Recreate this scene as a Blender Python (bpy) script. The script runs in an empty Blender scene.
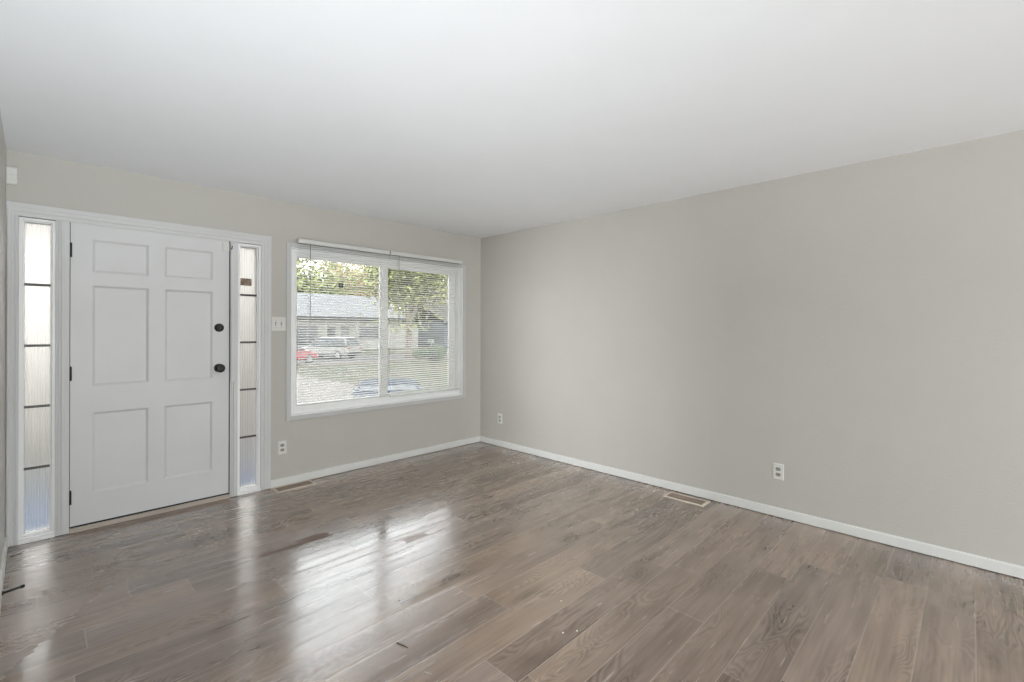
import bpy, bmesh, math, random
from mathutils import Vector, Matrix
random.seed(7)
PI = math.pi
SC = bpy.context.scene
COL = SC.collection

# ------------------------------------------------------------------ camera, world, exposure
CAM = (-3.767, -4.2231, 1.3456)
YAW = 0.7952          # clockwise from +Y towards +X
FPX = 469.56
cd = bpy.data.cameras.new('camera'); cam = bpy.data.objects.new('camera', cd); COL.objects.link(cam)
cd.sensor_width = 36.0; cd.lens = FPX / 1024 * 36.0
cd.shift_y = -(341.0 - 329.55) / 1024
cd.clip_start = 0.02; cd.clip_end = 400
cam.matrix_world = Matrix.Translation(CAM) @ Matrix.Rotation(-YAW, 4, 'Z') @ Matrix.Rotation(PI / 2, 4, 'X') @ Matrix.Rotation(0.0032, 4, 'Z')
SC.camera = cam
SC.view_settings.view_transform = 'Standard'
SC.view_settings.look = 'None'
SC.view_settings.gamma = 1.0
SC.view_settings.use_curve_mapping = False
SC.view_settings.exposure = 0.0
SKY = 6.5
FILL = 530.0
SC.cycles.sample_clamp_indirect = 4.0
HALL_FILL = 780.0
FILL_LAMPS = [(-3.60, -3.30, 0.25, 'low fill torchiere added by the end of the left wall', 0.081, 0.0), (-2.0, -8.0, 0.9, 'fill torchiere added on the side of the long plain wall', 0.068, 0.10), (-3.5, -8.0, 1.2, 'tall fill torchiere added farther back, in line with the front door', 0.108, 0.10)]  # unseen torchieres, added as fill for ceiling and walls
world = bpy.data.worlds.new('overcast_sky'); SC.world = world
world.use_nodes = True
wt = world.node_tree; wt.nodes.clear()
wo = wt.nodes.new('ShaderNodeOutputWorld'); wb = wt.nodes.new('ShaderNodeBackground')
wg = wt.nodes.new('ShaderNodeTexCoord'); ws = wt.nodes.new('ShaderNodeSeparateXYZ')
wr = wt.nodes.new('ShaderNodeValToRGB')
wr.color_ramp.elements[0].position = 0.45; wr.color_ramp.elements[0].color = (1.0, 0.965, 0.935, 1)
wr.color_ramp.elements[1].position = 0.95; wr.color_ramp.elements[1].color = (0.84, 0.92, 1.0, 1)
wm = wt.nodes.new('ShaderNodeMath'); wm.operation = 'MULTIPLY_ADD'; wm.inputs[1].default_value = 0.5; wm.inputs[2].default_value = 0.5
wt.links.new(wg.outputs['Generated'], ws.inputs[0]); wt.links.new(ws.outputs['Z'], wm.inputs[0])
wt.links.new(wm.outputs[0], wr.inputs[0]); wt.links.new(wr.outputs[0], wb.inputs[0])
wb.inputs[1].default_value = SKY
wt.links.new(wb.outputs[0], wo.inputs[0])

def portal(x, y, z, w, h, rz):
    """daylight sampling aid standing in an opening"""
    l = bpy.data.lights.new('daylight_portal', 'AREA'); l.shape = 'RECTANGLE'; l.size = w; l.size_y = h
    l.cycles.is_portal = True
    o = bpy.data.objects.new('daylight_portal', l); COL.objects.link(o)
    o.location = (x, y, z); o.rotation_euler = (PI / 2, 0, rz)
    return o

# ------------------------------------------------------------------ materials
MATS = {}
def hexc(r, g, b):
    f = lambda c: ((c / 255 + 0.055) / 1.055) ** 2.4 if c / 255 > 0.04045 else c / 255 / 12.92
    return (f(r), f(g), f(b), 1)

class NT:
    def __init__(s, name):
        s.m = bpy.data.materials.new(name); s.m.use_nodes = True
        s.t = s.m.node_tree; s.t.nodes.clear()
        s.out = s.t.nodes.new('ShaderNodeOutputMaterial')
        s.b = s.t.nodes.new('ShaderNodeBsdfPrincipled'); s.t.links.new(s.b.outputs[0], s.out.inputs[0])
    def n(s, typ, **k):
        x = s.t.nodes.new(typ)
        for a, v in k.items(): setattr(x, a, v)
        return x
    def put(s, sock, v):
        if hasattr(v, 'links') or isinstance(v, bpy.types.NodeSocket): s.t.links.new(v, sock)
        else: sock.default_value = v
    def math(s, op, a, b=None, c=None, clamp=False):
        x = s.n('ShaderNodeMath', operation=op); x.use_clamp = clamp
        s.put(x.inputs[0], a)
        if b is not None: s.put(x.inputs[1], b)
        if c is not None: s.put(x.inputs[2], c)
        return x.outputs[0]
    def mr(s, v, a, b, c, d, smooth=False):
        x = s.n('ShaderNodeMapRange'); x.clamp = True
        if smooth: x.interpolation_type = 'SMOOTHSTEP'
        s.put(x.inputs[0], v)
        for i, q in enumerate((a, b, c, d)): s.put(x.inputs[i + 1], q)
        return x.outputs[0]
    def vec(s, x, y, z=0.0):
        c = s.n('ShaderNodeCombineXYZ'); s.put(c.inputs[0], x); s.put(c.inputs[1], y); s.put(c.inputs[2], z); return c.outputs[0]
    def noise(s, v, scale, detail=4, rough=0.5, dist=0.0):
        x = s.n('ShaderNodeTexNoise'); s.put(x.inputs['Vector'], v)
        x.inputs['Scale'].default_value = scale; x.inputs['Detail'].default_value = detail
        x.inputs['Roughness'].default_value = rough; x.inputs['Distortion'].default_value = dist
        return x.outputs['Fac']
    def mix(s, f, a, b, blend='MIX'):
        x = s.n('ShaderNodeMix', data_type='RGBA', blend_type=blend)
        s.put(x.inputs[0], f); s.put(x.inputs[6], a); s.put(x.inputs[7], b); return x.outputs[2]
    def bump(s, h, strength, dist=0.01, normal=None):
        x = s.n('ShaderNodeBump'); s.put(x.inputs['Height'], h); s.put(x.inputs['Strength'], strength)
        x.inputs['Distance'].default_value = dist
        if normal is not None: s.put(x.inputs['Normal'], normal)
        return x.outputs[0]
    def obj(s): return s.n('ShaderNodeTexCoord').outputs['Object']
    def set(s, **k):
        for a, v in k.items():
            s.put(s.b.inputs[a.replace('_', ' ')], v)
        return s.m

def flat(name, c, rough=0.5, var=0.04, bump=0.0, bscale=150, metal=0.0, spec=0.5, nscale=4.0):
    if name in MATS: return MATS[name]
    g = NT(name); p = g.obj()
    n = g.noise(p, nscale, 3)
    f = g.mr(n, 0.3, 0.7, 1 - var, 1 + var)
    col = g.mix(1.0, c, g.vec(f, f, f), 'MULTIPLY')
    g.set(Base_Color=col, Roughness=rough, Metallic=metal)
    g.b.inputs['Specular IOR Level'].default_value = spec
    if bump: g.set(Normal=g.bump(g.noise(p, bscale, 3), bump, 0.004))
    MATS[name] = g.m
    return g.m

WALL = hexc(193, 190, 183)
M_wall = flat('wall_paint', WALL, 0.62, 0.012, 0.35, 70, spec=0.35)
M_wallg = flat('wall_paint_satin', WALL, 0.32, 0.012, 0.0, 70, spec=0.6)
M_ceil = flat('ceiling_paint', hexc(246, 247, 249), 0.85, 0.008, 0.12, 50, spec=0.2)
M_trim = flat('white_trim_paint', hexc(208, 209, 210), 0.42, 0.015, 0.05, 60)
M_casing = flat('casing_paint', hexc(212, 212, 211), 0.45, 0.02, 0.05, 60)
M_wcase = flat('window_casing_paint', hexc(200, 200, 199), 0.45, 0.02, 0.05, 60)
M_base = flat('baseboard_paint', hexc(226, 226, 223), 0.4, 0.02)
M_door = flat('door_paint', hexc(217, 217, 217), 0.4, 0.02, 0.06, 60)
M_vinyl = flat('window_vinyl', hexc(249, 249, 248), 0.35, 0.01)
M_plastic = flat('white_plastic', hexc(222, 221, 216), 0.35, 0.01)
M_slat = flat('blind_slat_enamel', hexc(247, 247, 243), 0.4, 0.01)
M_rail = flat('blind_rail_enamel', hexc(216, 216, 213), 0.4, 0.01)
M_black = flat('black_metal', hexc(24, 24, 25), 0.35, 0.1, metal=0.3)
M_bronze = flat('dark_bronze_bar', hexc(70, 66, 60), 0.4, 0.2)
M_slot = flat('dark_slot', hexc(62, 60, 58), 0.6)
M_grey = flat('socket_grey', hexc(150, 149, 146), 0.4)
M_vent = flat('vent_cream_metal', hexc(214, 200, 184), 0.4, 0.05)
M_ventd = flat('vent_brown_louver', hexc(164, 146, 130), 0.5, 0.15)
M_rubber = flat('rubber', hexc(30, 30, 30), 0.8)
M_debris = flat('dark_splinter', hexc(60, 48, 40), 0.8)
M_chip = flat('white_chip', hexc(235, 230, 222), 0.7)
M_tag = flat('tag_black', hexc(22, 24, 23), 0.5)
M_tagc = flat('tag_grey', hexc(170, 170, 168), 0.5)
M_duct = flat('duct_brown', hexc(104, 92, 82), 0.7)
M_thresh = flat('threshold_metal', hexc(172, 160, 148), 0.45, 0.08)
M_gap = flat('weatherstrip_dark', hexc(40, 36, 33), 0.8)

def glass(name, rough=0.0, reed=False):
    g = NT(name)
    if reed:
        p = g.obj(); sx = g.n('ShaderNodeSeparateXYZ'); g.t.links.new(p, sx.inputs[0])
        w = g.math('SINE', g.math('MULTIPLY', sx.outputs[0], 2 * PI / 0.0125))
        h = g.math('ADD', g.math('MULTIPLY', w, 0.5), g.math('MULTIPLY', g.noise(p, 60, 2), 0.25))
        g.set(Base_Color=(0.375, 0.365, 0.35, 1), Roughness=rough, Normal=g.bump(h, 0.6, 0.004))
        g.b.inputs['Transmission Weight'].default_value = 1.0; g.b.inputs['IOR'].default_value = 1.35
    else:
        # thin clear pane: straight-through light with a weak mirror reflection
        tr = g.n('ShaderNodeBsdfTransparent'); tr.inputs[0].default_value = (0.93, 0.94, 0.935, 1)
        gl = g.n('ShaderNodeBsdfGlossy'); gl.inputs['Roughness'].default_value = 0.0
        fr = g.n('ShaderNodeFresnel'); fr.inputs[0].default_value = 1.45
        mx = g.n('ShaderNodeMixShader'); g.t.links.new(fr.outputs[0], mx.inputs[0])
        g.t.links.new(tr.outputs[0], mx.inputs[1]); g.t.links.new(gl.outputs[0], mx.inputs[2])
        g.t.links.new(mx.outputs[0], g.out.inputs[0])
    return g.m
M_glass = glass('clear_glass')
M_reed = glass('reeded_frosted_glass', 0.6, True)

# ---- laminate plank floor, boards run along X
def floor_material():
    g = NT('oak_laminate'); p = g.obj()
    s = g.n('ShaderNodeSeparateXYZ'); g.t.links.new(p, s.inputs[0]); X, Y = s.outputs[0], s.outputs[1]
    W, L = 0.178, 1.22
    yy = g.math('DIVIDE', g.math('ADD', Y, 4.236 + 20 * W), W)
    row = g.math('FLOOR', yy); fy = g.math('FRACT', yy)
    wn = g.n('ShaderNodeTexWhiteNoise', noise_dimensions='1D'); g.put(wn.inputs['W'], g.math('ADD', row, 3.37))
    xx = g.math('ADD', g.math('DIVIDE', X, L), g.math('ADD', g.math('MULTIPLY', wn.outputs['Value'], 5.0), 30.0))
    colm = g.math('FLOOR', xx); fx = g.math('FRACT', xx)
    w2 = g.n('ShaderNodeTexWhiteNoise', noise_dimensions='2D'); g.put(w2.inputs['Vector'], g.vec(row, colm))
    idv = w2.outputs['Value']; sc = g.n('ShaderNodeSeparateColor'); g.t.links.new(w2.outputs['Color'], sc.inputs[0])
    r1, r2, r3 = sc.outputs[0], sc.outputs[1], sc.outputs[2]
    off = g.math('MULTIPLY', idv, 53.0)
    # fine fibres
    fib = g.noise(g.vec(g.math('MULTIPLY', X, 4.0), g.math('MULTIPLY', Y, 85.0), off), 1.0, 1, 0.5)
    fib2 = g.noise(g.vec(g.math('MULTIPLY', X, 1.6), g.math('MULTIPLY', Y, 34.0), off), 1.0, 2, 0.5, 0.3)
    # cathedral figure: contour lines of a stretched field
    fld = g.noise(g.vec(g.math('MULTIPLY', X, 1.5), g.math('MULTIPLY', Y, 6.5), g.math('ADD', off, 9.0)), 1.0, 2, 0.45, 0.3)
    wob = g.noise(g.vec(g.math('MULTIPLY', X, 14.0), g.math('MULTIPLY', Y, 45.0), off), 1.0, 1, 0.5)
    ring = g.math('SINE', g.math('ADD', g.math('MULTIPLY', fld, 165.0), g.math('MULTIPLY', wob, 2.6)))
    ringm = g.mr(g.noise(g.vec(g.math('MULTIPLY', X, 1.2), g.math('MULTIPLY', Y, 5.0), g.math('ADD', off, 21.0)), 1.0, 2), 0.44, 0.62, 0.0, 1.0, True)
    # knots
    vo = g.n('ShaderNodeTexVoronoi'); g.put(vo.inputs['Vector'], g.vec(g.math('MULTIPLY', g.math('ADD', X, g.math('MULTIPLY', off, 1.7)), 1.9), g.math('MULTIPLY', Y, 4.4), g.math('MULTIPLY', row, 3.1)))
    vo.inputs['Scale'].default_value = 1.0
    vd = g.math('ADD', vo.outputs['Distance'], g.math('MULTIPLY', g.math('SUBTRACT', wob, 0.5), 0.16))
    vc = g.n('ShaderNodeSeparateColor'); g.t.links.new(vo.outputs['Color'], vc.inputs[0])
    kon = g.math('GREATER_THAN', vc.outputs[0], 0.45)
    knot = g.math('MULTIPLY', g.mr(vd, 0.02, 0.10, 1.0, 0.0, True), kon)
    halo = g.math('MULTIPLY', g.mr(vd, 0.05, 0.34, 1.0, 0.0, True), kon)
    kring = g.math('MULTIPLY', halo, g.math('SINE', g.math('MULTIPLY', vd, 95.0)))
    # broad smoky shading along boards
    big = g.noise(g.vec(g.math('MULTIPLY', X, 1.0), g.math('MULTIPLY', Y, 4.2), off), 1.0, 3, 0.5, 0.4)
    mid = g.noise(g.vec(g.math('MULTIPLY', X, 2.6), g.math('MULTIPLY', Y, 13.0), g.math('ADD', off, 4.0)), 1.0, 2, 0.5, 0.3)
    light = hexc(167, 148, 132); darkc = hexc(110, 93, 79)
    t = g.math('ADD', 0.42, g.math('MULTIPLY', g.math('SUBTRACT', r1, 0.5), 0.5))
    t = g.math('ADD', t, g.math('MULTIPLY', g.math('SUBTRACT', big, 0.5), 1.5))
    t = g.math('ADD', t, g.math('MULTIPLY', g.math('SUBTRACT', mid, 0.5), 0.65))
    t = g.math('ADD', t, g.math('MULTIPLY', g.math('SUBTRACT', fib, 0.5), 0.5))
    t = g.math('ADD', t, g.math('MULTIPLY', g.math('SUBTRACT', fib2, 0.5), 0.8))
    t = g.math('ADD', t, g.math('MULTIPLY', g.math('MULTIPLY', ring, ringm), 0.20))
    t = g.math('ADD', t, g.math('MULTIPLY', kring, -0.12))
    t = g.math('SUBTRACT', t, g.math('MULTIPLY', halo, 0.38))
    t = g.math('MAXIMUM', g.math('MINIMUM', t, 1.15), -0.25)
    col = g.n('ShaderNodeMix', data_type='RGBA'); col.clamp_factor = False
    g.put(col.inputs[0], t); col.inputs[6].default_value = darkc; col.inputs[7].default_value = light
    c = col.outputs[2]
    tint = g.mix(r2, hexc(255, 248, 240), hexc(244, 243, 250))
    c = g.mix(1.0, c, tint, 'MULTIPLY')
    c = g.mix(g.math('MULTIPLY', knot, 0.75), c, hexc(76, 62, 54))
    # board edges: bevel highlight painted in as pale lines on sides and butt joints
    ey = g.math('MINIMUM', fy, g.math('SUBTRACT', 1.0, fy))
    ex = g.math('MINIMUM', fx, g.math('SUBTRACT', 1.0, fx))
    lony = g.mr(ey, 0.0, 0.018, 1.0, 0.0)
    lonx = g.mr(ex, 0.0, 0.0026, 1.0, 0.0)
    edge = g.math('MAXIMUM', lony, lonx)
    bright = g.math('MULTIPLY', edge, g.math('ADD', 0.18, g.math('MULTIPLY', r3, 0.55)))
    c = g.mix(bright, c, hexc(198, 182, 168))
    # gloss: slick worn finish near the door, duller boards and dry smears
    strk = g.noise(g.vec(g.math('MULTIPLY', X, 1.8), g.math('MULTIPLY', Y, 26.0), g.math('ADD', off, 2.0)), 1.0, 3, 0.55)
    rough = g.math('ADD', 0.125, g.math('MULTIPLY', g.mr(strk, 0.42, 0.72, 0.0, 1.0), 0.14))
    rough = g.math('ADD', rough, g.math('MULTIPLY', r3, 0.07))
    # dry patches with their own outline (boxes along the boards, ragged ends)
    rag = g.math('MULTIPLY', g.math('SUBTRACT', g.noise(g.vec(g.math('MULTIPLY', X, 9.0), g.math('MULTIPLY', Y, 40.0), 0.0), 1.0, 4), 0.5), 0.10)
    def patch(x0, x1, y0, y1, fr=0.5):
        a = g.math('MULTIPLY', g.math('GREATER_THAN', g.math('ADD', X, rag), x0), g.math('LESS_THAN', g.math('ADD', X, rag), x1))
        rg = g.math('MULTIPLY', rag, 0.25)
        b = g.math('MULTIPLY', g.math('GREATER_THAN', g.math('ADD', Y, rg), y0), g.math('LESS_THAN', g.math('ADD', Y, rg), y1))
        return g.math('MULTIPLY', g.math('MULTIPLY', a, b), fr)
    dry = patch(-2.84, -2.40, -1.245, -1.195, 1.0)
    for q in ((-2.60, -2.42, -1.20, -1.155, 1.0), (-2.50, -2.38, -0.86, -0.83, 0.8), (-2.66, -2.57, -0.93, -0.88, 0.9), (-2.12, -1.94, -1.69, -1.63, 0.35)):
        dry = g.math('MAXIMUM', dry, patch(*q))
    # shoe prints near the door: little dull dashes inside blobs
    dash = g.mr(g.noise(g.vec(g.math('MULTIPLY', X, 38.0), g.math('MULTIPLY', Y, 90.0), 5.0), 1.0, 1), 0.50, 0.58, 0.0, 1.0)
    def blob(cx, cy, rx, ry):
        dx = g.math('DIVIDE', g.math('SUBTRACT', X, cx), rx); dy = g.math('DIVIDE', g.math('SUBTRACT', Y, cy), ry)
        return g.mr(g.math('ADD', g.math('MULTIPLY', dx, dx), g.math('MULTIPLY', dy, dy)), 0.5, 1.0, 1.0, 0.0)
    pr = blob(-3.56, -0.45, 0.10, 0.26)
    for q in ((-3.46, -0.95, 0.16, 0.10), (-2.96, -0.72, 0.12, 0.20), (-2.80, -1.45, 0.12, 0.16), (-3.70, -0.90, 0.16, 0.10), (-3.55, -0.72, 0.15, 0.08)):
        pr = g.math('MAXIMUM', pr, blob(*q))
    prn = g.math('MULTIPLY', pr, dash)
    dull = g.math('MAXIMUM', dry, g.math('MULTIPLY', prn, 0.4))
    # far right half of the room is plain matte finish
    matte = g.mr(g.math('ADD', X, g.math('MULTIPLY', Y, 0.35)), -2.6, -1.2, 0.0, 0.10)
    rough = g.math('ADD', g.math('ADD', rough, matte), g.math('MULTIPLY', dull, 0.45), clamp=True)
    # old cleaning film: hazy side towards the left wall, slick puddle edge beyond it
    sd = g.math('SUBTRACT', g.math('MULTIPLY', g.math('ADD', X, 3.44), 0.84), g.math('MULTIPLY', g.math('ADD', Y, 0.93), 0.54))
    sd = g.math('ADD', sd, g.math('MULTIPLY', g.math('SUBTRACT', g.noise(g.vec(g.math('MULTIPLY', X, 9.0), g.math('MULTIPLY', Y, 22.0), 7.0), 1.0, 3), 0.5), 0.10))
    near = g.math('MULTIPLY', g.mr(X, -3.5, -3.35, 1.0, 0.0), g.mr(Y, -1.05, -0.9, 1.0, 0.0))
    film = g.math('MULTIPLY', g.math('LESS_THAN', sd, 0.0), g.mr(X, -3.45, -3.3, 1.0, 0.0))
    pud = g.math('MULTIPLY', g.math('MULTIPLY', g.math('GREATER_THAN', sd, 0.0), g.mr(sd, 0.06, 0.16, 1.0, 0.0)), near)
    rough = g.math('ADD', rough, g.math('MULTIPLY', film, 0.10))
    rough = g.math('SUBTRACT', rough, g.math('MULTIPLY', pud, 0.10))
    spec = g.math('SUBTRACT', 1.0, g.math('MULTIPLY', dull, 0.85))
    # relief
    eh = g.math('SUBTRACT', 1.0, g.mr(ey, 0.0, 0.03, 1.0, 0.0, True))
    warp = g.noise(g.vec(g.math('MULTIPLY', X, 2.2), g.math('MULTIPLY', Y, 9.0), off), 1.0, 2)
    crown = g.math('MULTIPLY', g.math('MULTIPLY', fy, g.math('SUBTRACT', 1.0, fy)), 0.8)
    h = g.math('ADD', g.math('MULTIPLY', eh, 0.30), g.math('MULTIPLY', warp, 1.25))
    h = g.math('ADD', h, crown)
    nrm = g.bump(h, 0.35, 0.0016)
    g.set(Base_Color=c, Roughness=rough, Normal=nrm, IOR=1.5)
    g.put(g.b.inputs['Coat Weight'], spec)
    g.b.inputs['Coat IOR'].default_value = 1.85
    g.put(g.b.inputs['Coat Roughness'], rough)
    g.put(g.b.inputs['Coat Normal'], nrm)
    g.b.inputs['Specular IOR Level'].default_value = 0.3
    return g.m
M_floor = floor_material()

# ------------------------------------------------------------------ mesh helpers
def obj(name, bm, m, parent=None, smooth=False, bevel=0.0, seg=2, loc=None):
    me = bpy.data.meshes.new(name)
    bmesh.ops.recalc_face_normals(bm, faces=bm.faces)
    bm.to_mesh(me); bm.free()
    ms = m if isinstance(m, (list, tuple)) else [m]
    for q in ms: me.materials.append(q)
    if smooth:
        for p in me.polygons: p.use_smooth = True
    o = bpy.data.objects.new(name, me); COL.objects.link(o)
    if parent: o.parent = parent
    if loc: o.location = loc
    if bevel:
        b = o.modifiers.new('bevel', 'BEVEL'); b.width = bevel; b.segments = seg; b.limit_method = 'ANGLE'
    return o
def bx(bm, x0, x1, y0, y1, z0, z1, mi=0):
    v = [bm.verts.new((x, y, z)) for z in (z0, z1) for y in (y0, y1) for x in (x0, x1)]
    for f in ((0, 1, 3, 2), (4, 6, 7, 5), (0, 4, 5, 1), (2, 3, 7, 6), (0, 2, 6, 4), (1, 5, 7, 3)):
        bm.faces.new([v[i] for i in f]).material_index = mi
    return v
def cyl(bm, p0, p1, r0, r1=None, n=20, cap=True, mi=0):
    if r1 is None: r1 = r0
    p0 = Vector(p0); p1 = Vector(p1); d = (p1 - p0).normalized()
    u = d.orthogonal().normalized(); w = d.cross(u)
    R = []
    for p, r in ((p0, r0), (p1, r1)):
        R.append([bm.verts.new(p + (u * math.cos(2 * PI * i / n) + w * math.sin(2 * PI * i / n)) * r) for i in range(n)])
    for i in range(n):
        j = (i + 1) % n; bm.faces.new((R[0][i], R[0][j], R[1][j], R[1][i])).material_index = mi
    if cap:
        bm.faces.new(R[0][::-1]).material_index = mi; bm.faces.new(R[1]).material_index = mi
def lathe(bm, origin, axis, prof, n=28, mi=0):
    o = Vector(origin); a = Vector(axis).normalized(); u = a.orthogonal().normalized(); w = a.cross(u); rings = []
    for (t, r) in prof:
        if r < 1e-6: rings.append([bm.verts.new(o + a * t)])
        else: rings.append([bm.verts.new(o + a * t + (u * math.cos(2 * PI * i / n) + w * math.sin(2 * PI * i / n)) * r) for i in range(n)])
    for A, B in zip(rings, rings[1:]):
        for i in range(n):
            j = (i + 1) % n
            if len(A) == 1 and len(B) == 1: continue
            if len(A) == 1: f = bm.faces.new((A[0], B[i], B[j]))
            elif len(B) == 1: f = bm.faces.new((A[i], A[j], B[0]))
            else: f = bm.faces.new((A[i], A[j], B[j], B[i]))
            f.material_index = mi
def prism(bm, pts, a, b, mapf, mi=0):
    """outline pts (u,v) swept from a to b; mapf(u,v,t)->xyz"""
    A = [bm.verts.new(mapf(u, v, a)) for u, v in pts]; B = [bm.verts.new(mapf(u, v, b)) for u, v in pts]
    n = len(pts)
    for i in range(n):
        j = (i + 1) % n; bm.faces.new((A[i], A[j], B[j], B[i])).material_index = mi
    bm.faces.new(A[::-1]).material_index = mi; bm.faces.new(B).material_index = mi
def new(): return bmesh.new()
def tag(o, label=None, cat=None, group=None, kind=None):
    if label: o['label'] = label
    if cat: o['category'] = cat
    if group: o['group'] = group
    if kind: o['kind'] = kind
    return o
def struct(name, bm, m, **k):
    return tag(obj(name, bm, m, **k), kind='structure')
def empty(name, loc=(0, 0, 0), rz=0.0):
    o = bpy.data.objects.new(name, None); COL.objects.link(o); o.location = loc; o.rotation_euler = (0, 0, rz)
    o.empty_display_size = 0.1
    return o

# ------------------------------------------------------------------ room shell
H = 2.44; XL = -3.885; TW = 0.14; YB = -11.0; XH = -9.0
# openings in the front wall
DX0, DX1, DZ = -3.832, -2.440, 2.045
WX0, WX1, WZ0, WZ1 = -2.205, -0.292, 0.588, 2.052
b = new()
bx(b, XH, 0.12, YB - 0.12, TW, -0.12, 0.0)
struct('floor', b, M_floor)
b = new(); bx(b, XH, 0.12, YB - 0.12, TW, H, H + 0.1); struct('ceiling', b, M_ceil)
b = new()
bx(b, XH, DX0, 0, TW, 0, H); bx(b, DX0, DX1, 0, TW, DZ, H); bx(b, DX1, WX0, 0, TW, 0, H)
bx(b, WX0, WX1, 0, TW, 0, WZ0); bx(b, WX0, WX1, 0, TW, WZ1, H); bx(b, WX1, 0.12, 0, TW, 0, H)
struct('wall_front', b, M_wall)
b = new(); bx(b, 0, 0.12, YB, 0, 0, H); struct('wall_right', b, M_wall)
b = new(); bx(b, XL - 0.12, XL, -3.1, 0, 0, H); struct('wall_left', b, M_wallg)
b = new(); bx(b, XH - 0.12, XH, YB, 0, 0, H); struct('wall_far_left', b, M_wall)
b = new(); bx(b, -5.12, -5.0, YB, -4.72, 0, H); bx(b, -5.12, -5.0, -3.95, 0, 0, H); bx(b, -5.12, -5.0, -4.72, -3.95, 2.1, H); struct('wall_hall_added', b, M_wall)  # added partition; its doorway shapes the bright band on the right wall
b = new()
BX0, BX1, BZ0, BZ1 = -4.4, -1.0, 0.5, 2.15  # unseen rear window opening, added to let daylight in
bx(b, XH, BX0, YB - 0.12, YB, 0, H); bx(b, BX1, 0, YB - 0.12, YB, 0, H); bx(b, BX0, BX1, YB - 0.12, YB, 0, BZ0); bx(b, BX0, BX1, YB - 0.12, YB, BZ1, H)
struct('wall_back', b, M_wall)
portal((BX0 + BX1) / 2, YB - 0.06, (BZ0 + BZ1) / 2, BX1 - BX0, BZ1 - BZ0, 0)
portal((WX0 + WX1) / 2, TW + 0.02, (WZ0 + WZ1) / 2, WX1 - WX0, WZ1 - WZ0, PI)

# baseboards: eased top edge, hairline gap above the boards
def base_prof(): return [(0, 0.005), (0.013, 0.005), (0.013, 0.060), (0.010, 0.066), (0.0, 0.068)]
b = new(); prism(b, base_prof(), -2.366, -0.0135, lambda u, v, t: (t, -u, v)); struct('baseboard_front', b, M_base)
b = new(); prism(b, base_prof(), -11.0, 0.0, lambda u, v, t: (-u, t, v)); struct('baseboard_right', b, M_base)
b = new(); prism(b, base_prof(), -3.1, -0.0, lambda u, v, t: (XL + u, t, v)); struct('baseboard_left', b, M_base)

# ------------------------------------------------------------------ door surround
def casing_profile(w, t=0.013):
    """stepped casing seen end on; u across (0 = opening side), v out of the wall"""
    return [(0, 0), (0, t * .62), (w * .10, t * .78), (w * .22, t * .78), (w * .25, t * .45), (w * .34, t * .45), (w * .37, t * .80),
            (w * .62, t * .80), (w * .66, t), (w * .93, t), (w, t * .8), (w, 0)]
zt = 2.123
b = new()
prism(b, casing_profile(0.078), 0.006, zt, lambda u, v, t: (DX1 - 0.003 + u, -v, t))
struct('trim_1', b, M_casing)
b = new()
prism(b, [(u * 0.62, v) for u, v in casing_profile(0.08)], 0.006, zt, lambda u, v, t: (DX0 + 0.001 - u, -v, t))
struct('trim_2', b, M_casing)
b = new()
prism(b, casing_profile(zt - 2.040), XL + 0.002, DX1 + 0.075, lambda u, v, t: (t, -v - 0.0008, 2.040 + u))
struct('trim_3', b, M_casing)
# posts between the door and the sidelights (with moulded strips)
def post(name, x0, x1):
    b = new(); bx(b, x0, x1, -0.006, 0.12, 0.002, 2.040)
    w = x1 - x0
    bx(b, x0 + w * .18, x0 + w * .30, -0.012, -0.006, 0.004, 2.038)
    bx(b, x0 + w * .42, x0 + w * .72, -0.014, -0.006, 0.004, 2.038)
    return struct(name, b, M_casing, bevel=0.0015)
post('trim_4', -3.666, -3.600)
post('trim_5', -2.6695, -2.614)
b = new(); bx(b, -3.6, -2.67, 0.0, TW, 2.0515, 2.06); struct('trim_6', b, M_casing)

# sidelights
def sidelight(name, x0, x1, sticker=False):
    root = empty(name, ((x0 + x1) / 2, 0, 0)); tag(root, kind='structure')
    def L(bm): bmesh.ops.translate(bm, verts=bm.verts, vec=(-(x0 + x1) / 2, 0, 0)); return bm
    b = new(); f = 0.016
    for (a, c, y0, y1) in ((0.0, f, 0.004, 0.10), (f, f + 0.007, 0.022, 0.10)):
        bx(b, x0 + a, x0 + c, y0, y1, 0.024, 2.037); bx(b, x1 - c, x1 - a, y0, y1, 0.024, 2.037)
        bx(b, x0 + c, x1 - c, y0, y1, 2.037 - c, 2.037 - a); bx(b, x0 + c, x1 - c, y0, y1, 0.024 + a, 0.024 + c)
    bx(b, x0, x1, -0.010, 0.12, 0.001, 0.024)
    fr = obj('window_frame', L(b), M_vinyl, root, bevel=0.0015)
    b = new(); bx(b, x0 + 0.018, x1 - 0.018, 0.045, 0.049, 0.045, 2.016)
    obj('window_glass', L(b), M_reed, root)
    for k, z in enumerate((1.622, 1.234, 0.846, 0.456)):
        b = new()
        bx(b, x0 + f, x1 - f, 0.034, 0.045, z - 0.0075, z + 0.0075)
        bx(b, x0 + f, x1 - f, 0.049, 0.062, z - 0.0075, z + 0.0075)
        obj('glazing_bar', L(b), M_bronze, root, bevel=0.001)
    return root
sl = sidelight('window_1', -3.830, -3.666)
sr = sidelight('window_2', -2.614, -2.4415)
def sticker_mat():
    g = NT('sticker_print'); p = g.obj()
    n = g.noise(p, 55, 4, 0.7, 1.5); n2 = g.noise(p, 22, 2)
    c = g.mix(g.mr(n, 0.35, 0.65, 0, 1), hexc(88, 70, 52), hexc(160, 132, 112))
    c = g.mix(g.mr(n2, 0.5, 0.6, 0, 0.7), c, hexc(150, 140, 122))
    g.set(Base_Color=c, Roughness=0.5); return g.m
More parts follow.
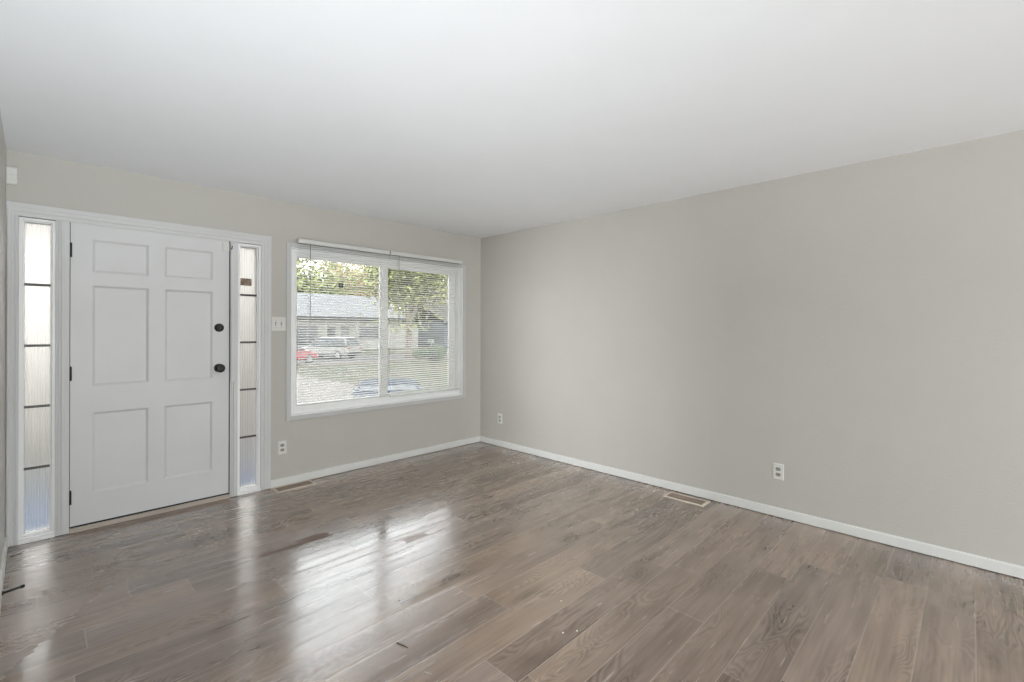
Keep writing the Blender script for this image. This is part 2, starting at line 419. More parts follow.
b = new(); bx(b, -2.583, -2.501, 0.0435, 0.0447, 1.699, 1.759)
tag(obj('window_sticker', b, sticker_mat()), 'small brown rectangular sticker on the upper glass of the sidelight right of the door', 'sticker')

# ------------------------------------------------------------------ front door
door = empty('door_1', (-3.13, 0, 0.04)); tag(door, kind='structure')
DL, DR, D0, D1 = -3.5965, -2.6745, 0.040, 2.0475
def DLc(bm): bmesh.ops.translate(bm, verts=bm.verts, vec=(3.13, 0, -0.04)); return bm
cols = [(-3.489, -3.184), (-3.092, -2.786)]
rows = [(1.722, 1.944), (0.957, 1.634), (0.238, 0.778)]
b = new()
YF, YBk = 0.004, 0.048
xs = [DL, cols[0][0], cols[0][1], cols[1][0], cols[1][1], DR]
bx(b, xs[0], xs[1], YF, YBk, D0, D1); bx(b, xs[2], xs[3], YF, YBk, D0, D1); bx(b, xs[4], xs[5], YF, YBk, D0, D1)
zs = [(D0, rows[2][0]), (rows[2][1], rows[1][0]), (rows[1][1], rows[0][0]), (rows[0][1], D1)]
for (a, c) in cols:
    for (z0, z1) in zs: bx(b, a, c, YF, YBk, z0, z1)
bmesh.ops.remove_doubles(b, verts=b.verts, dist=1e-5)
obj('door_frame', DLc(b), M_door, door)
for (a, c) in cols:
    for (z0, z1) in rows:
        b = new(); m = 0.015; d = 0.011
        o_ = [(a, z0), (c, z0), (c, z1), (a, z1)]; i_ = [(a + m, z0 + m), (c - m, z0 + m), (c - m, z1 - m), (a + m, z1 - m)]
        mm = [(a + m * .35, z0 + m * .35), (c - m * .35, z0 + m * .35), (c - m * .35, z1 - m * .35), (a + m * .35, z1 - m * .35)]
        O = [b.verts.new((x, YF + 0.0008, z)) for x, z in o_]; Mi = [b.verts.new((x, YF + 0.0035, z)) for x, z in mm]
        I = [b.verts.new((x, YF + d, z)) for x, z in i_]
        Bk = [b.verts.new((x, YBk - 0.006, z)) for x, z in o_]
        for P, Q in ((O, Mi), (Mi, I)):
            for k in range(4): b.faces.new((P[k], P[(k + 1) % 4], Q[(k + 1) % 4], Q[k]))
        b.faces.new(I)
        for k in range(4): b.faces.new((O[k], Bk[k], Bk[(k + 1) % 4], O[(k + 1) % 4]))
        b.faces.new(Bk[::-1])
        obj('door_panel', DLc(b), M_door, door)
for z0, z1 in ((1.812, 1.904), (1.000, 1.091), (0.186, 0.277)):
    b = new(); cyl(b, (DL + 0.002, -0.003, z0), (DL + 0.002, -0.003, z1), 0.0062, n=14)
    for q in (0.25, 0.5, 0.75):
        zz = z0 + (z1 - z0) * q; cyl(b, (DL + 0.002, -0.003, zz - 0.0008), (DL + 0.002, -0.003, zz + 0.0008), 0.0068, n=14)
    cyl(b, (DL + 0.002, -0.003, z1), (DL + 0.002, -0.003, z1 + 0.004), 0.005, 0.002, n=14)
    bx(b, DL, DL + 0.006, -0.001, 0.02, z0, z1)
    tag(obj('hinge', DLc(b), M_black, door), 'black door hinge')
b = new(); lathe(b, (-2.744, YF, 1.353), (0, -1, 0), [(0, 0), (0, 0.033), (0.006, 0.033), (0.010, 0.030), (0.012, 0.024), (0.017, 0.022), (0.019, 0.018), (0.019, 0.0)])
bx(b, -2.748, -2.740, -0.030, YF - 0.018, 1.340, 1.366)
tag(obj('deadbolt', DLc(b), M_black, door, smooth=False, bevel=0.001), 'black round deadbolt')
b = new(); lathe(b, (-2.745, YF, 1.037), (0, -1, 0), [(0, 0), (0, 0.033), (0.004, 0.033), (0.008, 0.028), (0.010, 0.014), (0.026, 0.012), (0.030, 0.018), (0.036, 0.028), (0.046, 0.033), (0.055, 0.032), (0.060, 0.026), (0.062, 0.010), (0.061, 0.008), (0.061, 0)])
tag(obj('door_knob', DLc(b), M_black, door, smooth=True), 'black round knob')
b = new(); bx(b, -2.722, -2.677, -0.012, YF, 1.960, 2.024); bx(b, -2.712, -2.687, -0.016, -0.012, 1.972, 2.012)
obj('alarm_magnet', DLc(b), M_plastic, door, bevel=0.002)
b = new(); bx(b, -3.5965, -2.6745, YF - 0.002, YF + 0.02, 0.030, 0.040); obj('door_sweep', DLc(b), M_gap, door)
# threshold, gasket line, astragal strips
b = new()
prism(b, [(-0.014, 0.001), (-0.010, 0.010), (-0.004, 0.018), (0.0, 0.028), (0.12, 0.028), (0.12, 0.001)], -3.5995, -2.670, lambda u, v, t: (t, u, v))
struct('trim_7', b, M_thresh)
b = new(); bx(b, -2.6735, -2.6715, -0.002, 0.05, 0.03, 2.05); bx(b, -3.5985, -3.5968, 0.001, 0.05, 0.03, 2.05); bx(b, -3.5985, -2.6715, 0.003, 0.05, 2.048, 2.0512)
struct('trim_8', b, M_gap)
b = new()
bx(b, -2.669, -2.635, -0.022, -0.0145, 0.920, 2.022); bx(b, -2.666, -2.651, -0.026, -0.022, 0.922, 1.512)
struct('trim_9', b, M_casing, bevel=0.001)
b = new(); lathe(b, (-2.664, -0.022, 1.985), (0, -1, 0), [(0, 0), (0, 0.005), (0.002, 0.005), (0.003, 0.003), (0.018, 0.0028), (0.019, 0)], 12)
cyl(b, (-2.664, -0.038, 1.986), (-2.664, -0.038, 2.004), 0.0028, n=8)
cyl(b, (-2.664, -0.037, 1.988), (-2.664, -0.022, 1.972), 0.0026, n=8)
tag(obj('coat_hook', b, M_black), 'tiny dark hook on the white post at the top right of the door', 'hook')

# ------------------------------------------------------------------ slider window
win = empty('window_3', ((WX0 + WX1) / 2, 0, WZ0)); tag(win, kind='structure')
def WL(bm): bmesh.ops.translate(bm, verts=bm.verts, vec=(-(WX0 + WX1) / 2, 0, -WZ0)); return bm
def frame(bm, x0, x1, z0, z1, y0, y1, wl, wr, wb_, wt_):
    bx(bm, x0, x0 + wl, y0, y1, z0, z1); bx(bm, x1 - wr, x1, y0, y1, z0, z1)
    bx(bm, x0 + wl, x1 - wr, y0, y1, z0, z0 + wb_); bx(bm, x0 + wl, x1 - wr, y0, y1, z1 - wt_, z1)
b = new()   # flat casing standing on the wall around the opening
c0, c1, e0, e1 = -2.243, -0.240, 0.549, 2.091
def rectring(bm, outer, inner, y0, y1, lip):
    (X0, X1, Z0, Z1), (x0, x1, z0, z1) = outer, inner
    bx(bm, X0, x0, y0, y1, Z0, Z1); bx(bm, x1, X1, y0, y1, Z0, Z1); bx(bm, x0, x1, y0, y1, Z0, z0); bx(bm, x0, x1, y0, y1, z1, Z1)
rectring(b, (c0, c1, e0, e1), (WX0, WX1, WZ0, WZ1), -0.012, 0.0, 0)
obj('window_casing', WL(b), M_wcase, win, bevel=0.003)
b = new()   # reveal liner and stool
rectring(b, (WX0, WX1, WZ0, WZ1), (WX0 + 0.008, WX1 - 0.008, WZ0 + 0.010, WZ1 - 0.008), -0.016, 0.13, 0)
frame(b, WX0 + 0.008, WX1 - 0.008, WZ0 + 0.010, WZ1 - 0.008, 0.026, 0.12, 0.030, 0.030, 0.034, 0.030)
frame(b, WX0 + 0.038, WX1 - 0.038, WZ0 + 0.044, WZ1 - 0.038, 0.036, 0.10, 0.010, 0.010, 0.010, 0.010)
bx(b, -1.300, -1.232, 0.055, 0.10, WZ0 + 0.04, WZ1 - 0.04)
obj('window_frame', WL(b), M_vinyl, win, bevel=0.002)
b = new()   # left sash (room side track)
frame(b, WX0 + 0.044, -1.272, WZ0 + 0.050, WZ1 - 0.044, 0.040, 0.062, 0.026, 0.046, 0.040, 0.034)
bx(b, -1.296, -1.284, 0.030, 0.040, 0.70, 1.94)
ls = obj('window_sash', WL(b), M_vinyl, win, bevel=0.002)
b = new(); bx(b, WX0 + 0.064, -1.312, 0.050, 0.053, WZ0 + 0.085, WZ1 - 0.072); obj('glass_pane', WL(b), M_glass, ls)
b = new()   # right sash (outer track)
frame(b, -1.275, WX1 - 0.044, WZ0 + 0.050, WZ1 - 0.044, 0.068, 0.090, 0.060, 0.088, 0.046, 0.036)
rs = obj('window_sash', WL(b), M_vinyl, win, bevel=0.002)
b = new(); bx(b, -1.222, WX1 - 0.126, 0.078, 0.081, WZ0 + 0.09, WZ1 - 0.075); obj('glass_pane', WL(b), M_glass, rs)

# ------------------------------------------------------------------ mini blinds
def blind(x0, x1, zb, label, wand_x, tilt):
    root = empty('window_blind', ((x0 + x1) / 2, -0.036, 2.13)); cx = (x0 + x1) / 2
    tag(root, label, 'blind', 'white horizontal mini blinds over the slider window')
    def B(bm): bmesh.ops.translate(bm, verts=bm.verts, vec=(-cx, 0.036, -2.13)); return bm
    b = new()
    prism(b, [(-0.056, 2.094), (-0.056, 2.128), (-0.052, 2.131), (-0.020, 2.131), (-0.017, 2.128), (-0.017, 2.094)], x0 - 0.004, x1 + 0.004, lambda u, v, t: (t, u, v))
    obj('headrail', B(b), M_rail, root, bevel=0.001)
    b = new(); n = 0; z = 2.083; pitch = 0.0222; w = 0.0245
    while z > zb + 0.016:
        # slightly crowned slat
        ring = []
        for k in range(5):
            s = (k / 4 - 0.5) * w; cr = 0.0016 * (1 - (2 * k / 4 - 1) ** 2)
            yy = s * math.cos(tilt) - cr * math.sin(tilt); zz = s * math.sin(tilt) + cr * math.cos(tilt)
            ring.append((yy, zz))
        j = random.uniform(-0.0006, 0.0006)
        top = [(u, v + 0.0003) for u, v in ring]; bot = [(u, v - 0.0003) for u, v in ring][::-1]
        prism(b, top + bot, x0, x1, lambda u, v, t: (t, -0.036 + u, z + v + j))
        z -= pitch; n += 1
    tag(obj('slats', B(b), M_slat, root), kind='stuff')
    b = new(); bx(b, x0, x1, -0.046, -0.026, zb, zb + 0.010); obj('bottom_rail', B(b), M_rail, root, bevel=0.002)
    for q in (0.10, 0.5, 0.90):
        b = new(); xx = x0 + (x1 - x0) * q
        for yy in (-0.0495, -0.0225): cyl(b, (xx, yy, zb + 0.008), (xx, yy, 2.094), 0.0006, n=6)
        obj('ladder_cord', B(b), M_plastic, root)
    b = new(); cyl(b, (wand_x, -0.062, 2.085), (wand_x, -0.062, 1.40), 0.0032, n=8)
    cyl(b, (wand_x, -0.062, 1.385), (wand_x, -0.062, 1.40), 0.0045, 0.0034, n=10)
    cyl(b, (wand_x, -0.062, 2.085), (wand_x, -0.054, 2.100), 0.002, n=6)
    obj('tilt_wand', B(b), M_wand, root)
    return root
g_ = NT('clear_wand_plastic'); g_.set(Base_Color=hexc(150, 150, 148), Roughness=0.25); M_wand = g_.m
TILT = math.radians(20)
bl = blind(-2.156, -1.274, 0.676, 'left white mini blind with a small black tag, the wider pane behind it', -2.060, TILT)
br_ = blind(-1.252, -0.335, 0.662, 'right white mini blind, nearer the room corner, tree seen behind it', -1.165, TILT)
b = new(); bx(b, -0.0225, 0.0225, -0.003, 0.0, -0.020, 0.020); bx(b, -0.014, 0.014, -0.0042, -0.003, -0.007, 0.009, 1)
tg = obj('label_tag', b, [M_tag, M_tagc], bl, loc=(-1.776 - (-2.156 - 1.274) / 2, -0.016, 1.748 - 2.13)); tag(tg, 'small black tag with a grey middle')

# ------------------------------------------------------------------ wall fittings
def outlet(label, mapf):
    """duplex receptacle, local u across, v up, w out of wall"""
    root = empty('electrical_outlet'); tag(root, label, 'outlet')
    b = new(); A = [(-0.0355, -0.058), (0.0355, -0.058), (0.0355, 0.058), (-0.0355, 0.058)]
    I = [(-0.031, -0.0535), (0.031, -0.0535), (0.031, 0.0535), (-0.031, 0.0535)]
    va = [b.verts.new((u, 0, v)) for u, v in A]; vb = [b.verts.new((u, -0.003, v)) for u, v in A]; vc = [b.verts.new((u, -0.006, v)) for u, v in I]
    for P, Q in ((va, vb), (vb, vc)):
        for k in range(4): b.faces.new((P[k], P[(k + 1) % 4], Q[(k + 1) % 4], Q[k]))
    b.faces.new(vc); b.faces.new(va[::-1]); cyl(b, (0, -0.006, 0), (0, -0.0072, 0), 0.003, n=12)
    obj('wall_plate', b, M_plastic, root)
    for s in (-1, 1):
        b = new(); pts = []
        for k in range(24):
            a = 2 * PI * k / 24; pts.append((0.0165 * math.cos(a), max(-0.0125, min(0.0125, 0.0165 * math.sin(a)))))
        prism(b, pts, -0.0085, -0.004, lambda u, v, t: (u, t, v + s * 0.0195))
        r = obj('socket', b, M_grey, root)
        b = new()
        for (xx, hh) in ((-0.0064, 0.0045), (0.0064, 0.0036)): bx(b, xx - 0.0011, xx + 0.0011, -0.0092, -0.0084, s * 0.0195 + 0.003 - hh, s * 0.0195 + 0.003 + hh)
        cyl(b, (0, -0.0092, s * 0.0195 - 0.0075), (0, -0.0084, s * 0.0195 - 0.0075), 0.0024, n=10)
        obj('slots', b, M_slot, r)
    root.matrix_world = mapf
    return root
T = Matrix.Translation
outlet('white outlet on the window wall between door casing and window, above a floor vent', T((-2.271, 0, 0.329)))
outlet('small white duplex outlet on the long plain wall, close to the room corner', T((0, -0.342, 0.319)) @ Matrix.Rotation(-PI / 2, 4, 'Z'))
outlet('white duplex outlet on the long plain wall, on the right, beyond the floor vent', T((0, -3.226, 0.327)) @ Matrix.Rotation(-PI / 2, 4, 'Z'))
sw = empty('light_switch', (-2.3035, 0, 1.387)); tag(sw, 'white double light switch plate between the door casing and the window', 'light switch')
b = new(); 
A = [(-0.058, -0.059), (0.058, -0.059), (0.058, 0.059), (-0.058, 0.059)]; I = [(u * 0.92, v * 0.92) for u, v in A]
va = [b.verts.new((u, 0, v)) for u, v in A]; vb = [b.verts.new((u, -0.004, v)) for u, v in A]; vc = [b.verts.new((u, -0.007, v)) for u, v in I]
for P, Q in ((va, vb), (vb, vc)):
    for k in range(4): b.faces.new((P[k], P[(k + 1) % 4], Q[(k + 1) % 4], Q[k]))
b.faces.new(vc); b.faces.new(va[::-1])
obj('wall_plate', b, M_plastic, sw)
for u in (-0.023, 0.023):
    b = new(); bx(b, u - 0.0055, u + 0.0055, -0.0076, -0.0062, -0.0125, 0.0125, 0)
    obj('toggle_slot', b, M_slot, sw)
    b = new(); prism(b, [(-0.007, -0.006), (-0.020, -0.011), (-0.021, -0.006), (-0.007, 0.006)], u - 0.0035, u + 0.0035, lambda p, q, t: (t, p, q))
    obj('toggle', b, M_plastic, sw)
    for s in (-1, 1):
        b = new(); cyl(b, (u, -0.0068, s * 0.03), (u, -0.0084, s * 0.03), 0.0028, n=10); obj('screw', b, M_grey, sw)
# wedge-backed motion sensor up in the left corner
ms = empty('motion_sensor', (-3.862, 0, 2.279)); tag(ms, 'small white box sensor high in the left corner above the door', 'sensor')
b = new()
prof = [(0, -0.052), (-0.026, -0.055), (-0.034, -0.045), (-0.036, 0.040), (-0.030, 0.053), (0, 0.055)]
prism(b, prof, -0.0225, 0.0245, lambda u, v, t: (t, u, v)); obj('housing', b, M_plastic, ms, bevel=0.003)
b = new(); prism(b, [(-0.034, -0.036), (-0.0385, -0.030), (-0.0395, 0.0), (-0.036, 0.004)], -0.015, 0.017, lambda u, v, t: (t, u, v)); obj('sensor_lens', b, M_plastic, ms)

# floor registers
def register(label, x, y, rz):
    root = empty('floor_vent', (x, y, 0), rz); tag(root, label, 'vent')
    L2, W2 = 0.166, 0.075
    b = new()
    O = [(-L2, -W2), (L2, -W2), (L2, W2), (-L2, W2)]; Mi = [(-L2 + .006, -W2 + .006), (L2 - .006, -W2 + .006), (L2 - .006, W2 - .006), (-L2 + .006, W2 - .006)]
    I = [(-L2 + .022, -W2 + .022), (L2 - .022, -W2 + .022), (L2 - .022, W2 - .022), (-L2 + .022, W2 - .022)]
    R = [[b.verts.new((u, v, z)) for u, v in P] for P, z in ((O, 0.0005), (Mi, 0.006), (I, 0.006), (I, 0.001))]
    for P, Q in zip(R, R[1:]):
        for k in range(4): b.faces.new((P[k], P[(k + 1) % 4], Q[(k + 1) % 4], Q[k]))
    obj('vent_frame', b, M_vent, root)
    b = new(); n = 22
    for k in range(n):
        xx = -L2 + .026 + (2 * L2 - .052) * k / (n - 1)
        bx(b, xx - 0.0034, xx + 0.0034, -W2 + .0225, W2 - .0225, 0.0016, 0.0046)
    bx(b, -L2 + .022, L2 - .022, -0.004, 0.004, 0.0012, 0.0052)
    tag(obj('louvers', b, M_ventd, root), 'brown slotted middle')
    b = new(); bx(b, -L2 + .022, L2 - .022, -W2 + .022, W2 - .022, 0.0004, 0.0009); obj('duct_opening', b, M_duct, root)
    return root
register('floor vent by the front wall, beside the door casing and under the outlet', -2.203, -0.092, 0)
register('floor vent against the long plain wall, middle of its baseboard', -0.124, -2.598, PI / 2)

# rigid door stop on the left baseboard
ds = empty('door_stop', (XL + 0.013, -0.832, 0.045)); tag(ds, 'black rod door stop sticking out of the left baseboard', 'door stop')
b = new(); lathe(b, (0, 0, 0), (1, 0.29, 0), [(0, 0), (0, 0.011), (0.004, 0.010), (0.006, 0.0055), (0.066, 0.0055), (0.066, 0)], 16); obj('rod', b, M_black, ds, smooth=False)
b = new(); lathe(b, (0.0632, 0.0183, 0), (1, 0.29, 0), [(0, 0), (0, 0.0075), (0.012, 0.008), (0.015, 0.006), (0.015, 0)], 16); obj('rubber_tip', b, M_rubber, ds)
def sliver(name, p, q, r, m, label, cat, head=0):
    b = new(); p = Vector(p); q = Vector(q)
    cyl(b, (0, 0, r), tuple(q - p + Vector((0, 0, r))), r, r * .6, n=7)
    if head: cyl(b, (0, 0, r), (0.004, 0.002, r), head, n=10)
    tag(obj(name, b, m, loc=tuple(p)), label, cat)
sliver('nail', (-3.855, -0.195, 0), (-3.811, -0.168, 0), 0.0018, M_black, 'thin dark nail lying on the floor below the left sidelight', 'nail', 0.004)
sliver('wood_splinter', (-2.672, -2.464, 0), (-2.656, -2.525, 0), 0.0022, M_debris, 'dark splinter lying on the floor at the near edge of the window reflection', 'splinter')
sliver('wood_splinter', (-2.690, -2.690, 0), (-2.676, -2.720, 0), 0.0014, M_chip, 'pale tiny splinter on the floor, nearer the viewer than the dark one', 'splinter')
def chip(u, v, s, label):
    b = new(); bmesh.ops.create_icosphere(b, subdivisions=1, radius=s)
    for q in b.verts: q.co.z = max(0, q.co.z * 0.5 + s * 0.3); q.co.x *= random.uniform(.7, 1.3)
    tag(obj('paint_chip', b, M_chip, loc=(u, v, 0)), label, 'paint chip', 'white paint chips on the floor')
chip(-2.118, -2.929, 0.0045, 'leftmost of the three white paint chips on the floor, bottom centre')
chip(-2.063, -2.965, 0.0042, 'white paint chip just right of the leftmost one, bottom centre of the floor')
chip(-1.930, -2.770, 0.0035, 'white paint chip farthest from the viewer, bottom centre of the floor')

# ------------------------------------------------------------------ unseen fill lamps added to brighten the room

def fill_light(name, loc, watts, colr, soft, cone, aim):
    l = bpy.data.lights.new(name, 'POINT' if cone >= PI else 'SPOT'); l.energy = watts; l.color = colr; l.shadow_soft_size = soft
    if cone < PI: l.spot_size = cone; l.spot_blend = 0.35
    o = bpy.data.objects.new(name, l); COL.objects.link(o); o.location = loc
    d = Vector(aim) - Vector(loc); o.rotation_euler = d.to_track_quat('-Z', 'Y').to_euler()
    return o
def fill_uplighter(x, y, z, label, r, lift):
    """added fill lamp: opaque torchiere bowl open to the ceiling, no bulb mesh"""
    root = empty('fill_floor_lamp', (x, y, 0)); tag(root, label, 'lamp', 'unseen torchiere lamps added as fill light')
    b = new(); lathe(b, (0, 0, 0), (0, 0, 1), [(0, 0), (0, 0.15), (0.015, 0.15), (0.025, 0.02), (0.025, 0)]); obj('base', b, M_plastic, root)
    b = new(); cyl(b, (0, 0, 0.02), (0, 0, z - 0.17), 0.012, n=10); obj('pole', b, M_plastic, root)
    b = new(); lathe(b, (0, 0, z), (0, 0, 1), [(-0.17, 0), (-0.165, 0.06), (-0.12, 0.15), (BOWL if lift == 0 else -0.02, 0.22 if lift == 0 else 0.16), (BOWL if lift == 0 else -0.02, 0.214 if lift == 0 else 0.155), (-0.115, 0.144), (-0.158, 0.05), (-0.16, 0)], 36); obj('fill_bowl', b, M_plastic, root)
    fill_light('torchiere_fill', (x, y, z + lift), FILL * 4 * PI * PI * r * r, (0.88, 0.955, 1.0), 0.09, 2.5 if lift == 0 else PI, (x, y, z + 1))
    return root
BOWL = 0.06
for args in FILL_LAMPS: fill_uplighter(*args)
hl = empty('fill_pendant', (-8.0, -6.2, H)); tag(hl, 'pendant added beyond the hall to light the right wall', 'lamp')  # added lamp, shines through the hall doorway onto the right wall
b = new(); lathe(b, (0, 0, 0), (0, 0, -1), [(0, 0), (0, 0.06), (0.02, 0.055), (0.025, 0)]); obj('ceiling_canopy', b, M_plastic, hl)
b = new(); cyl(b, (0, 0, -0.02), (0, 0, -0.2), 0.008, n=10); obj('rod', b, M_plastic, hl)
fill_light('pendant_fill', (-8.0, -6.2, H - 0.52), HALL_FILL * 4 * PI * PI * 0.0625, (0.94, 0.98, 1.0), 0.45, 1.15, (-3.885, -3.5, 1.35))

# ------------------------------------------------------------------ outside
GZ = -0.95
FW = Vector((math.sin(YAW), math.cos(YAW), 0)); RT = Vector((math.cos(YAW), -math.sin(YAW), 0))
def at(u, D, z=GZ):
    p = Vector((CAM[0], CAM[1], 0)) + FW * D + RT * (D * (u - 512) / FPX); return (p.x, p.y, z)
M_conc = flat('concrete_drive', hexc(101, 93, 87), 0.85, 0.12, 0.3, 20, nscale=1.5)
M_asph = flat('street_asphalt', hexc(75, 72, 71), 0.9, 0.1, 0.3, 20, nscale=1.0)
def lawn_mat():
    g = NT('patchy_lawn'); p = g.obj()
    n = g.noise(p, 0.5, 5, 0.6); n2 = g.noise(p, 6, 4, 0.7)
    c = g.mix(g.mr(n, 0.4, 0.6, 0, 1, True), hexc(54, 58, 34), hexc(76, 66, 50))
    c = g.mix(g.mr(n2, 0.45, 0.6, 0, .5), c, hexc(44, 50, 26))
    g.set(Base_Color=c, Roughness=0.95); return g.m
M_lawn = lawn_mat()
b = new(); bx(b, -60, 90, TW + 0.01, 120, GZ - 0.3, GZ - 0.03); struct('lawn', b, M_lawn)
b = new(); bx(b, -2.6, 5.5, 2.2, 26, GZ - 0.1, GZ); struct('driveway', b, M_conc)
b = new(); bx(b, -60, 90, 26, 34, GZ - 0.1, GZ - 0.01); struct('street', b, M_asph)
b = new(); bx(b, -60, 90, 25.6, 26, GZ - 0.1, GZ + 0.05); bx(b, -60, 90, 34, 34.2, GZ - 0.1, GZ + 0.05); struct('curb', b, M_conc)
M_porch = flat('porch_paint_blue_grey', hexc(84, 112, 150), 0.6, 0.1)
b = new(); bx(b, -5.2, -2.3, TW, 1.35, GZ - 0.1, -0.06); struct('porch', b, M_porch)
M_soffit = flat('porch_soffit_cream', hexc(232, 228, 214), 0.8)
b = new(); bx(b, -5.4, -2.25, TW, 1.6, 2.42, 2.55); bx(b, -5.4, -2.25, 1.56, 1.66, 2.30, 2.60); struct('porch_roof', b, M_soffit)
for px_ in (-5.2, -2.35):
    b = new(); bx(b, px_ - .05, px_ + .05, 1.46, 1.56, -0.06, 2.42); struct('porch_post', b, M_soffit)
M_foamw = flat('house_white_siding', hexc(140, 138, 132), 0.7, 0.04)
M_roof = flat('roof_pale_shingle', hexc(102, 101, 101), 0.9, 0.08, 0.5, 30)
M_roofd = flat('roof_brown_shingle', hexc(56, 51, 46), 0.9, 0.1, 0.5, 30)
M_bluegrey = flat('house_blue_grey_siding', hexc(66, 75, 84), 0.7, 0.05)
M_darkglass = flat('dark_window_glass', hexc(40, 48, 54), 0.1, 0.1, spec=0.6)
M_shade = flat('grey_shutter', hexc(56, 58, 58), 0.6)

def house(name, x0, x1, y0, depth, hw, hr, wallm, roofm, openings, label):
    root = empty(name, (x0, y0, GZ)); tag(root, label, 'house')
    w = x1 - x0
    b = new(); bx(b, 0, w, 0, depth, 0, hw); obj('wall', b, wallm, root)
    b = new(); e = 0.6
    prism(b, [(-e, hw - 0.02), (depth / 2, hw + hr), (depth + e, hw - 0.02), (depth + e, hw + 0.14), (depth / 2, hw + hr + 0.18), (-e, hw + 0.14)], -0.5, w + 0.5, lambda u, v, t: (t, u, v))
    rf = obj('roof', b, roofm, root)
    b = new(); bx(b, -0.5, w + 0.5, -e - 0.06, -e, hw - 0.12, hw + 0.16); obj('gutter', b, M_shade, root)
    for (a, c, z0, z1, kind) in openings:
        b = new()
        if kind == 'window':
            for q in ((a - .08, a, z0 - .08, z1 + .08), (c, c + .08, z0 - .08, z1 + .08), (a, c, z0 - .08, z0), (a, c, z1, z1 + .08), ((a + c) / 2 - .03, (a + c) / 2 + .03, z0, z1)): bx(b, q[0], q[1], -0.05, 0.02, q[2], q[3])
            f = obj('window', b, M_foamw, root); b = new(); bx(b, a, c, -0.02, 0.01, z0, z1); obj('pane', b, M_darkglass, f)
        elif kind == 'door':
            bx(b, a, c, -0.04, 0.02, z0, z1); obj('door', b, M_shade, root)
        elif kind == 'garage':
            for k in range(4): bx(b, a, c, -0.05, 0.02, z0 + (z1 - z0) * k / 4 + .015, z0 + (z1 - z0) * (k + 1) / 4 - .015)
            bx(b, a, c, -0.02, 0.02, z0, z1)
            obj('garage_door', b, M_foamw, root)
        elif kind == 'post':
            bx(b, a, c, -0.62, -0.5, z0, z1); obj('post', b, M_foamw, root)
    return root
hy = 46.0
hx = lambda u: at(u, 50)[0] + 0  # rough guide only
house('ranch_house', 3.0, 28.0, 46.0, 12.0, 3.45, 2.9, M_foamw, M_roof,
      [(6.0, 7.2, 1.0, 2.5, 'window'), (12.4, 14.6, 0.6, 2.6, 'window'), (15.6, 16.6, 0, 2.5, 'door'), (17.2, 18.2, 0.9, 2.6, 'window'), (19.4, 22.6, 1.2, 2.7, 'window'), (15.2, 15.4, 0, 3.1, 'post'), (18.8, 19.0, 0, 3.1, 'post'), (24.0, 27.4, 0, 2.5, 'garage')],
      'white single storey house with a wide pale roof across the street')
house('neighbour_house', 33.0, 52.0, 44.0, 10.0, 3.3, 2.4, M_bluegrey, M_roofd,
      [(35.0, 38.0, 0.0, 2.6, 'garage'), (41.0, 43.0, 0.9, 2.3, 'window'), (44.2, 45.2, 0, 2.3, 'door')],
      'blue grey house behind the big tree across the street')

